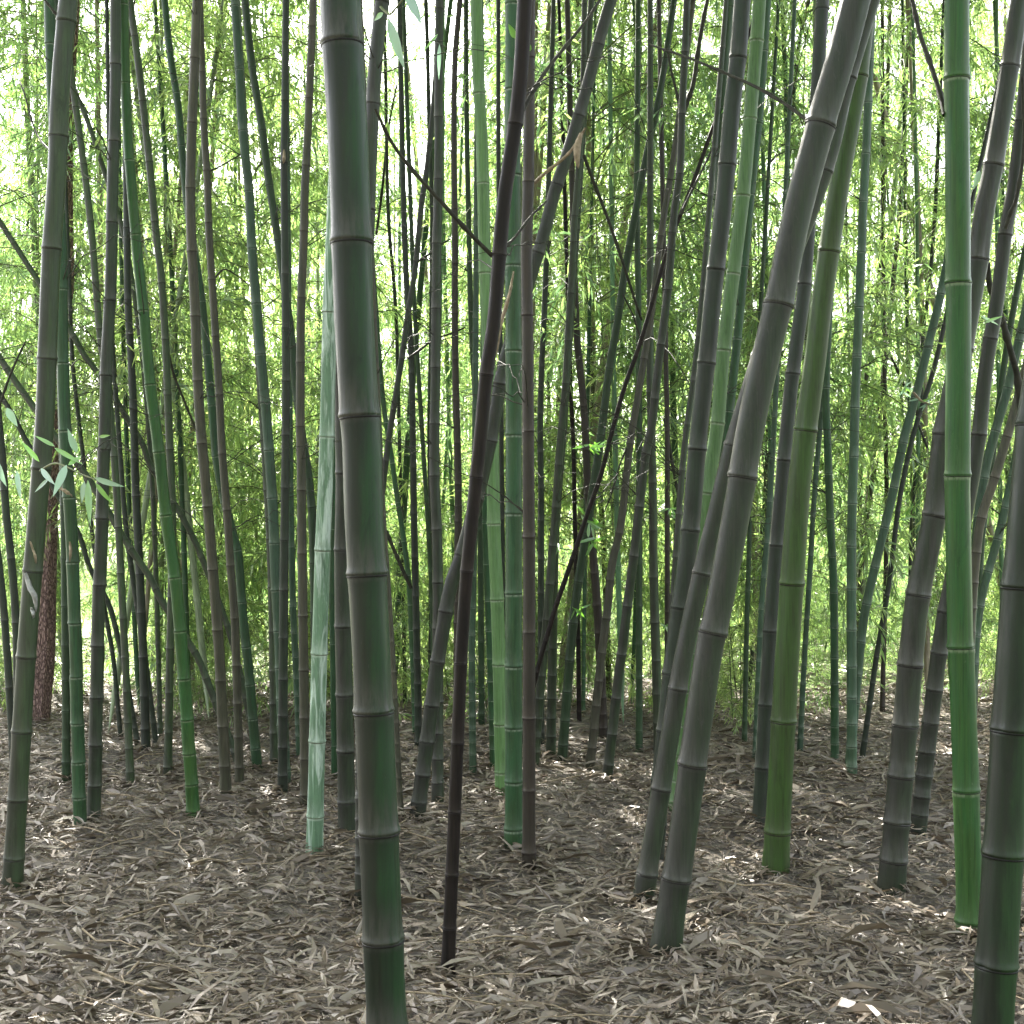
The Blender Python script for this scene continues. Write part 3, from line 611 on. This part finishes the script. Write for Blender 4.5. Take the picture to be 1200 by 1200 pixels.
# --- the conifer trunk far left
def bark_mat():
    m, nt = new_mat('reddish_bark')
    out = N(nt, 'ShaderNodeOutputMaterial'); p = N(nt, 'ShaderNodeBsdfPrincipled'); nt.links.new(p.outputs[0], out.inputs[0])
    tc = N(nt, 'ShaderNodeTexCoord'); mp = N(nt, 'ShaderNodeMapping'); mp.inputs['Scale'].default_value = (1, 1, .28)
    nt.links.new(tc.outputs['Object'], mp.inputs[0])
    v = N(nt, 'ShaderNodeTexVoronoi', feature='DISTANCE_TO_EDGE'); v.inputs['Scale'].default_value = 75
    n = N(nt, 'ShaderNodeTexNoise'); n.inputs['Scale'].default_value = 22; n.inputs['Detail'].default_value = 8
    ds = N(nt, 'ShaderNodeVectorMath', operation='MULTIPLY_ADD'); ds.inputs[1].default_value = (.05,.05,.05); nt.links.new(n.outputs['Color'], ds.inputs[0]); nt.links.new(mp.outputs[0], ds.inputs[2])
    nt.links.new(ds.outputs[0], v.inputs['Vector']); nt.links.new(mp.outputs[0], n.inputs['Vector'])
    h = math2(nt, 'ADD', maprange(nt, v.outputs['Distance'], 0, .25, 0, .7), math2(nt, 'MULTIPLY', n.outputs['Fac'], .4))
    nt.links.new(ramp(nt, h, [(.15, (.06,.035,.030)), (.5, (.17,.105,.088)), (.95, (.30,.20,.17))]).outputs[0], p.inputs['Base Color'])
    p.inputs['Roughness'].default_value = .9
    b = N(nt, 'ShaderNodeBump'); b.inputs['Strength'].default_value = .9; b.inputs['Distance'].default_value = .02
    nt.links.new(h, b.inputs['Height']); nt.links.new(b.outputs[0], p.inputs['Normal'])
    return m
d = 11.0
tp = smooth_path([(49,800),(52,760),(56,600),(63,500),(70,400),(76,330),(75,250),(76,150),(84,0)], 60)
A = np.array([at(x, y, d) for x, y in tp]); low = A[0].copy(); low[2] = -.1; low[0] -= .03; A = np.concatenate([[low], A, [A[-1] + [.5, 0, 3.5]]])
base = np.array([A[0][0], d, 0]); rad = np.interp(A[:, 2], [0, 5.6, 10], [.085, .062, .02])
tree = bpy.data.objects.new('pine_tree', None); COL.objects.link(tree); tree.location = base
tag(tree, 'reddish brown rough barked tree trunk behind the leftmost thick grey culm', 'tree')
wob = np.random.default_rng(3)
V, Fc = tube(A - base, rad, 28, squash=lambda a, n: 1 + .05 * np.sin(a * 7)[None, :] + wob.normal(0, .025, (n, 28)))
link('trunk', mesh_np('trunk', V, Fc, bark_mat()), tree)

# ------------------------------------------------------------------ background thicket
TALL = [foliage_meshes('foliage', 100 + i, .9 + .2 * (i % 3), 9.6, 1.0, 72, 17, (5, 8)) for i in range(8)]
LOW = [foliage_meshes('foliage', 200 + i, .15, 2.3, .85, 28, 12, (5, 8)) for i in range(4)]
SHADE_CROWN = [foliage_meshes('foliage', 300 + i, 6.4, 10.6, 1.35, 66, 12, (5, 8), .12, .22) for i in range(4)]
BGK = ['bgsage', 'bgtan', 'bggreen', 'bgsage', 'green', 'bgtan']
def bg_culm(kind, seed, h, r):
    g = random.Random(seed); z = np.linspace(-.1, h, 30)
    P = np.stack([.12 * np.sin(z * .35 + seed), .1 * np.cos(z * .3 + seed), z], 1); P -= P[0] * [1, 1, 0]
    R = r * np.clip(1 - .9 * (z / h)**1.6, .06, 1)
    nz = []; q = .05; sp = .16
    while q < h: nz.append(q); sp = min(sp * 1.06, .34); q += sp
    V, Fc, ab, be, _ = culm_geometry(P, R, nz, 9)
    return mesh_np('culm', V, Fc, CULM[kind], fattr={'above': ('POINT', ab), 'below': ('POINT', be)})
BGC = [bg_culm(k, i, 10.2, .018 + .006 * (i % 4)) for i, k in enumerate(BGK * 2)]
LOWC = [bg_culm(k, 40 + i, 2.6, .007) for i, k in enumerate(['deep', 'green', 'olive'])]

def plant(name, label, cat, group, loc, rot, scale, culm, fol):
    r = bpy.data.objects.new(name, None); COL.objects.link(r); r.location = loc; r.rotation_euler = rot; r.scale = (scale,) * 3
    tag(r, label, cat, group)
    link('culm', culm, r); link('foliage', fol[0], r); link('branches', fol[1], r)
    return r
g = random.Random(21)
count = 0
def scatter(n, dmin, dmax, fn, minsep):
    pts = []; tries = 0
    while len(pts) < n and tries < 20000:
        tries += 1
        d = dmin + (dmax - dmin) * g.random()**.8
        x = g.uniform(-1, 1) * (d * .40 + 1.0)
        q = 600 + x / d * F
        if (62 < q < 150 or 1005 < q < 1095 or 270 < q < 330) and g.random() < .55: continue
        if any((x - a)**2 + (d - b)**2 < minsep**2 for a, b in pts): continue
        pts.append((x, d)); fn(x, d)
def tall(x, d):
    plant('leafy_bamboo', 'slender leafy bamboo in the dense green thicket of the background', 'bamboo', 'leafy bamboos of the background thicket',
          (x, d, 0), (g.gauss(0, .05), g.gauss(0, .07), g.uniform(0, 6.28)), g.uniform(.85, 1.2), g.choice(BGC), g.choice(TALL))
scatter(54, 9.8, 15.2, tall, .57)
def far(x, d):
    plant('leafy_bamboo', 'sunlit pale leafy bamboo in the bright far distance behind the thicket', 'bamboo', 'leafy bamboos in the far distance',
          (x, d, 0), (g.gauss(0, .05), g.gauss(0, .07), g.uniform(0, 6.28)), g.uniform(1.3, 2.0), g.choice(BGC), g.choice(TALL))
scatter(120, 33, 60, far, 1.25)
def behind(x, d):  # unseen plants, added to keep light off the culm fronts
    plant('leafy_bamboo', 'unseen leafy bamboo added behind the viewer to block light', 'bamboo', 'leafy bamboos added behind the viewer to block light',
          (x, d, 0), (0, 0, g.uniform(0, 6.28)), g.uniform(1.0, 1.3), g.choice(BGC), g.choice(TALL))
for i in range(34):
    r_ = g.uniform(3.0, 8.0)
    behind(r_ * math.sin(math.radians(70 + 220 * (i + .5) / 34)), r_ * math.cos(math.radians(70 + 220 * (i + .5) / 34)))
def low(x, d):
    plant('bamboo_shrub', 'low leafy bamboo shrub on the floor of the background thicket', 'shrub', 'low shrubs under the background thicket',
          (x, d, 0), (g.gauss(0, .08), g.gauss(0, .08), g.uniform(0, 6.28)), g.uniform(.8, 1.25), g.choice(LOWC), g.choice(LOW))
scatter(80, 14.5, 25, low, .7)
scatter(16, 11.0, 14.5, low, .6)
def tuft(x, d):
    plant('bamboo_shrub', 'knee high tuft of young bamboo leaves at the feet of the culms', 'shrub', 'young tufts at the feet of the culms',
          (x, d, 0), (g.gauss(0, .1), g.gauss(0, .1), g.uniform(0, 6.28)), g.uniform(.38, .62), g.choice(LOWC), g.choice(LOW))
scatter(58, 10.6, 14.5, tuft, .38)
def stem(x, d):
    r = bpy.data.objects.new('bamboo', None); COL.objects.link(r); r.location = (x, d, 0)
    r.rotation_euler = (g.gauss(0, .04), g.gauss(0, .06), g.uniform(0, 6.28)); r.scale = (g.uniform(.7, 1.1),) * 2 + (1.05,)
    tag(r, 'very slender pale culm standing deep among the leafy bamboos', 'bamboo', 'very slender culms deep in the thicket'); link('culm', g.choice(BGC), r)
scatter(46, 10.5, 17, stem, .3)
# unseen crowns added over the traced bamboos, kept dense to shade the foreground
for k, (root, base, d, P, W) in CULM_OBJS.items():
    f = g.choice(SHADE_CROWN); i = np.argmin(abs(P[:, 2] - 8.2))
    off = (P[i][0] - base[0], P[i][1] - base[1], g.uniform(0, 1.0))
    if abs(off[0]) > 4 or d > 8.75: continue
    link('foliage', f[0], root, off).rotation_euler[2] = 0  # leaves of the added unseen shade crown
    link('branches', f[1], root, off)  # branches of the added unseen shade crown

# ------------------------------------------------------------------ ground
def ground_mat():
    m, nt = new_mat('leaf_litter_soil')
    out = N(nt, 'ShaderNodeOutputMaterial'); p = N(nt, 'ShaderNodeBsdfPrincipled'); nt.links.new(p.outputs[0], out.inputs[0])
    tc = N(nt, 'ShaderNodeTexCoord')
    n = N(nt, 'ShaderNodeTexNoise'); n.inputs['Scale'].default_value = .9; n.inputs['Detail'].default_value = 8
    n2 = N(nt, 'ShaderNodeTexNoise'); n2.inputs['Scale'].default_value = 38; n2.inputs['Detail'].default_value = 6
    nt.links.new(tc.outputs['Object'], n.inputs['Vector']); nt.links.new(tc.outputs['Object'], n2.inputs['Vector'])
    c = mixc(nt, maprange(nt, n.outputs['Fac'], .35, .65, 0, 1), (.085,.072,.056), (.15,.13,.105))
    c = mixc(nt, maprange(nt, n2.outputs['Fac'], .35, .7, 0, .8), c, (.05,.042,.032))
    nt.links.new(c, p.inputs['Base Color']); p.inputs['Roughness'].default_value = .95
    b = N(nt, 'ShaderNodeBump'); b.inputs['Distance'].default_value = .03; nt.links.new(n2.outputs['Fac'], b.inputs['Height']); nt.links.new(b.outputs[0], p.inputs['Normal'])
    return m
gx = np.concatenate([np.linspace(-180, -16, 12), np.linspace(-15, 15, 121), np.linspace(16, 180, 12)])
gy = np.concatenate([np.linspace(-60, -2, 8), np.linspace(-1, 33, 137), np.linspace(34, 260, 14)])
XX, YY = np.meshgrid(gx, gy)
near = np.clip(1 - np.maximum(abs(XX) - 12, 0) / 6, 0, 1)
ZZ = (.03 * np.sin(XX * 1.3 + .7 * YY) + .025 * np.sin(YY * 1.9 - XX * .6) + .02 * np.sin(XX * 3.1) * np.cos(YY * 2.3)) * near - .03
nx, ny = len(gx), len(gy)
idx = (np.arange(ny - 1)[:, None] * nx + np.arange(nx - 1)[None, :])
Fc = np.stack([idx, idx + 1, idx + nx + 1, idx + nx], -1).reshape(-1, 4)
gr = link('ground', mesh_np('ground', np.stack([XX, YY, ZZ], -1).reshape(-1, 3), Fc, ground_mat())); tag(gr, kind='structure')
def ground_z(x, y): return .03 * np.sin(x * 1.3 + .7 * y) + .025 * np.sin(y * 1.9 - x * .6) + .02 * np.sin(x * 3.1) * np.cos(y * 2.3) - .03
# fallen leaves
n = 130000
d = 3.2 + 15 * RNG.random(n)**1.25; x = RNG.uniform(-1, 1, n) * (d * .42 + .6)
lift = np.zeros(n); k0 = 0
for root, base, dd_, P, W in CULM_OBJS.values():          # drifts of leaves caught against the culm feet
    if dd_ > 9.5: continue
    q = slice(k0, k0 + 90); k0 += 90
    rr = np.abs(RNG.normal(0, .10, 90)) + .8 * np.interp(0, P[:, 2], W); aa = RNG.uniform(0, 2*np.pi, 90)
    x[q] = base[0] + rr * np.cos(aa); d[q] = base[1] + rr * np.sin(aa); lift[q] = np.clip(.05 - .3 * rr, 0, .05) * RNG.random(90)
B = np.stack([x, d, ground_z(x, d) + lift + RNG.uniform(.002, .025, n)], 1)
a = RNG.uniform(0, 2*np.pi, n); D = np.stack([np.cos(a), np.sin(a), RNG.normal(0, .18, n)], 1)
S = np.stack([-np.sin(a), np.cos(a), RNG.normal(0, .45, n)], 1)
Ln = np.clip(RNG.gamma(5, .017, n), .02, .17)[:, None]; Ln[-420:] = RNG.uniform(.14, .26, (420, 1)); Wd = Ln * RNG.uniform(.035, .085, (n, 1)); Wd[-420:] *= 1.7
bend = S * [1, 1, 0] * Ln * RNG.normal(0, .16, (n, 1)); up = np.array([0, 0, 1.0]) * Ln * RNG.normal(0.02, .09, (n, 1))
m1 = B + D*Ln*.33 + up + bend*.5; m2 = B + D*Ln*.68 + up*.8 + bend
Vv = np.stack([B, m1 - S*Wd, m2 - S*Wd*.8, B + D*Ln + bend*.6, m2 + S*Wd*.8, m1 + S*Wd], 1).reshape(-1, 3)
i6 = np.arange(n)[:, None] * 6
LF = np.concatenate([i6 + [[0, 1, 2, 5]], i6 + [[5, 2, 3, 4]]], 1).reshape(-1, 4)
M_LITTER = leaf_material('fallen_leaves', [(.050,.038,.028), (.115,.088,.062), (.17,.14,.105), (.23,.20,.155), (.33,.295,.235)], (.7, .7, .6), .15, .04)
lo = link('leaf_litter', mesh_np('leaf_litter', Vv, LF, M_LITTER, False, {'leafvar': ('FACE', np.repeat(RNG.random(n)**1.2, 2))}))
tag(lo, 'dry tan fallen bamboo leaves strewn over the grove floor', 'leaf litter', kind='stuff')
rt = random.Random(9); tw = []
for _ in range(260):
    dd = 3.4 + 9 * rt.random()**1.3; xx = rt.uniform(-1, 1) * (dd * .42 + .5); a_ = rt.uniform(0, 6.28); L_ = rt.uniform(.12, .6)
    q = [np.array([xx + math.cos(a_ + .25 * math.sin(t * 3 + a_)) * L_ * t, dd + math.sin(a_ + .25 * math.sin(t * 3 + a_)) * L_ * t, 0]) for t in (0, .33, .66, 1)]
    for v in q: v[2] = ground_z(v[0], v[1]) + rt.uniform(.02, .05)
    tw.append(tube(np.array(q), np.linspace(.004, .0015, 4) * rt.uniform(.6, 1.3), 5))
TV, TF = merge(tw)
tag(link('fallen_twigs', mesh_np('fallen_twigs', TV, TF, M_STRAW)), 'thin dry twigs lying in the leaf litter', 'twigs', kind='stuff')
# bright meadow beyond the grove
M_MEADOW = simple_mat('meadow_grass', (.075,.13,.03), (.17,.22,.075), 6, .9)
j0 = int(np.argmax(gy > 13.2)); ROWS = ny - j0
MV = np.stack([XX[j0:], YY[j0:] + .25 * np.sin(XX[j0:] * 1.7) * (YY[j0:] < 14), ZZ[j0:] + .004], -1).reshape(-1, 3)
im = (np.arange(ROWS - 1)[:, None] * nx + np.arange(nx - 1)[None, :])
MF = np.stack([im, im + 1, im + nx + 1, im + nx], -1).reshape(-1, 4)
tag(link('meadow', mesh_np('meadow', MV, MF, M_MEADOW)), kind='structure')

# ------------------------------------------------------------------ light, sky, camera
SUN_EL, SUN_AZ = math.radians(38), math.radians(-22)     # azimuth from +Y (ahead), negative = left
w = bpy.data.worlds.new('World'); scene.world = w; w.use_nodes = True
nt = w.node_tree; bg = nt.nodes['Background']
sky = nt.nodes.new('ShaderNodeTexSky'); sky.sky_type = 'NISHITA'; sky.sun_disc = False
sky.sun_elevation = SUN_EL; sky.sun_rotation = SUN_AZ; sky.dust_density = 3.0; sky.air_density = 1.0; sky.altitude = 50
hs = nt.nodes.new('ShaderNodeHueSaturation'); hs.inputs['Saturation'].default_value = .32
nt.links.new(sky.outputs[0], hs.inputs['Color']); nt.links.new(hs.outputs[0], bg.inputs[0]); bg.inputs[1].default_value = .12
sl = bpy.data.lights.new('sun', 'SUN'); sl.energy = 5.0; sl.angle = math.radians(0.6); sl.color = (1, .95, .86)
so = bpy.data.objects.new('sun', sl); COL.objects.link(so); so.location = (0, 0, 30)
dirv = Vector((math.sin(SUN_AZ) * math.cos(SUN_EL), math.cos(SUN_AZ) * math.cos(SUN_EL), math.sin(SUN_EL)))
so.rotation_euler = dirv.to_track_quat('Z', 'Y').to_euler()
cam = bpy.data.cameras.new('camera'); co = bpy.data.objects.new('camera', cam); COL.objects.link(co)
co.location = (0, 0, EYE); co.rotation_euler = (math.radians(90), 0, 0)
cam.sensor_width = 36; cam.lens = 36 * F / 1200; cam.clip_end = 2000; cam.clip_start = .05
scene.camera = co
scene.view_settings.view_transform = 'Standard'; scene.view_settings.look = 'None'
scene.view_settings.exposure = 3.2; scene.view_settings.gamma = 1
cy = scene.cycles
cy.use_denoising = True; cy.use_light_tree = False; cy.use_adaptive_sampling = True; cy.adaptive_threshold = .025; cy.max_bounces = 5; cy.diffuse_bounces = 3; cy.transmission_bounces = 4; cy.glossy_bounces = 2
cy.sample_clamp_indirect = 8
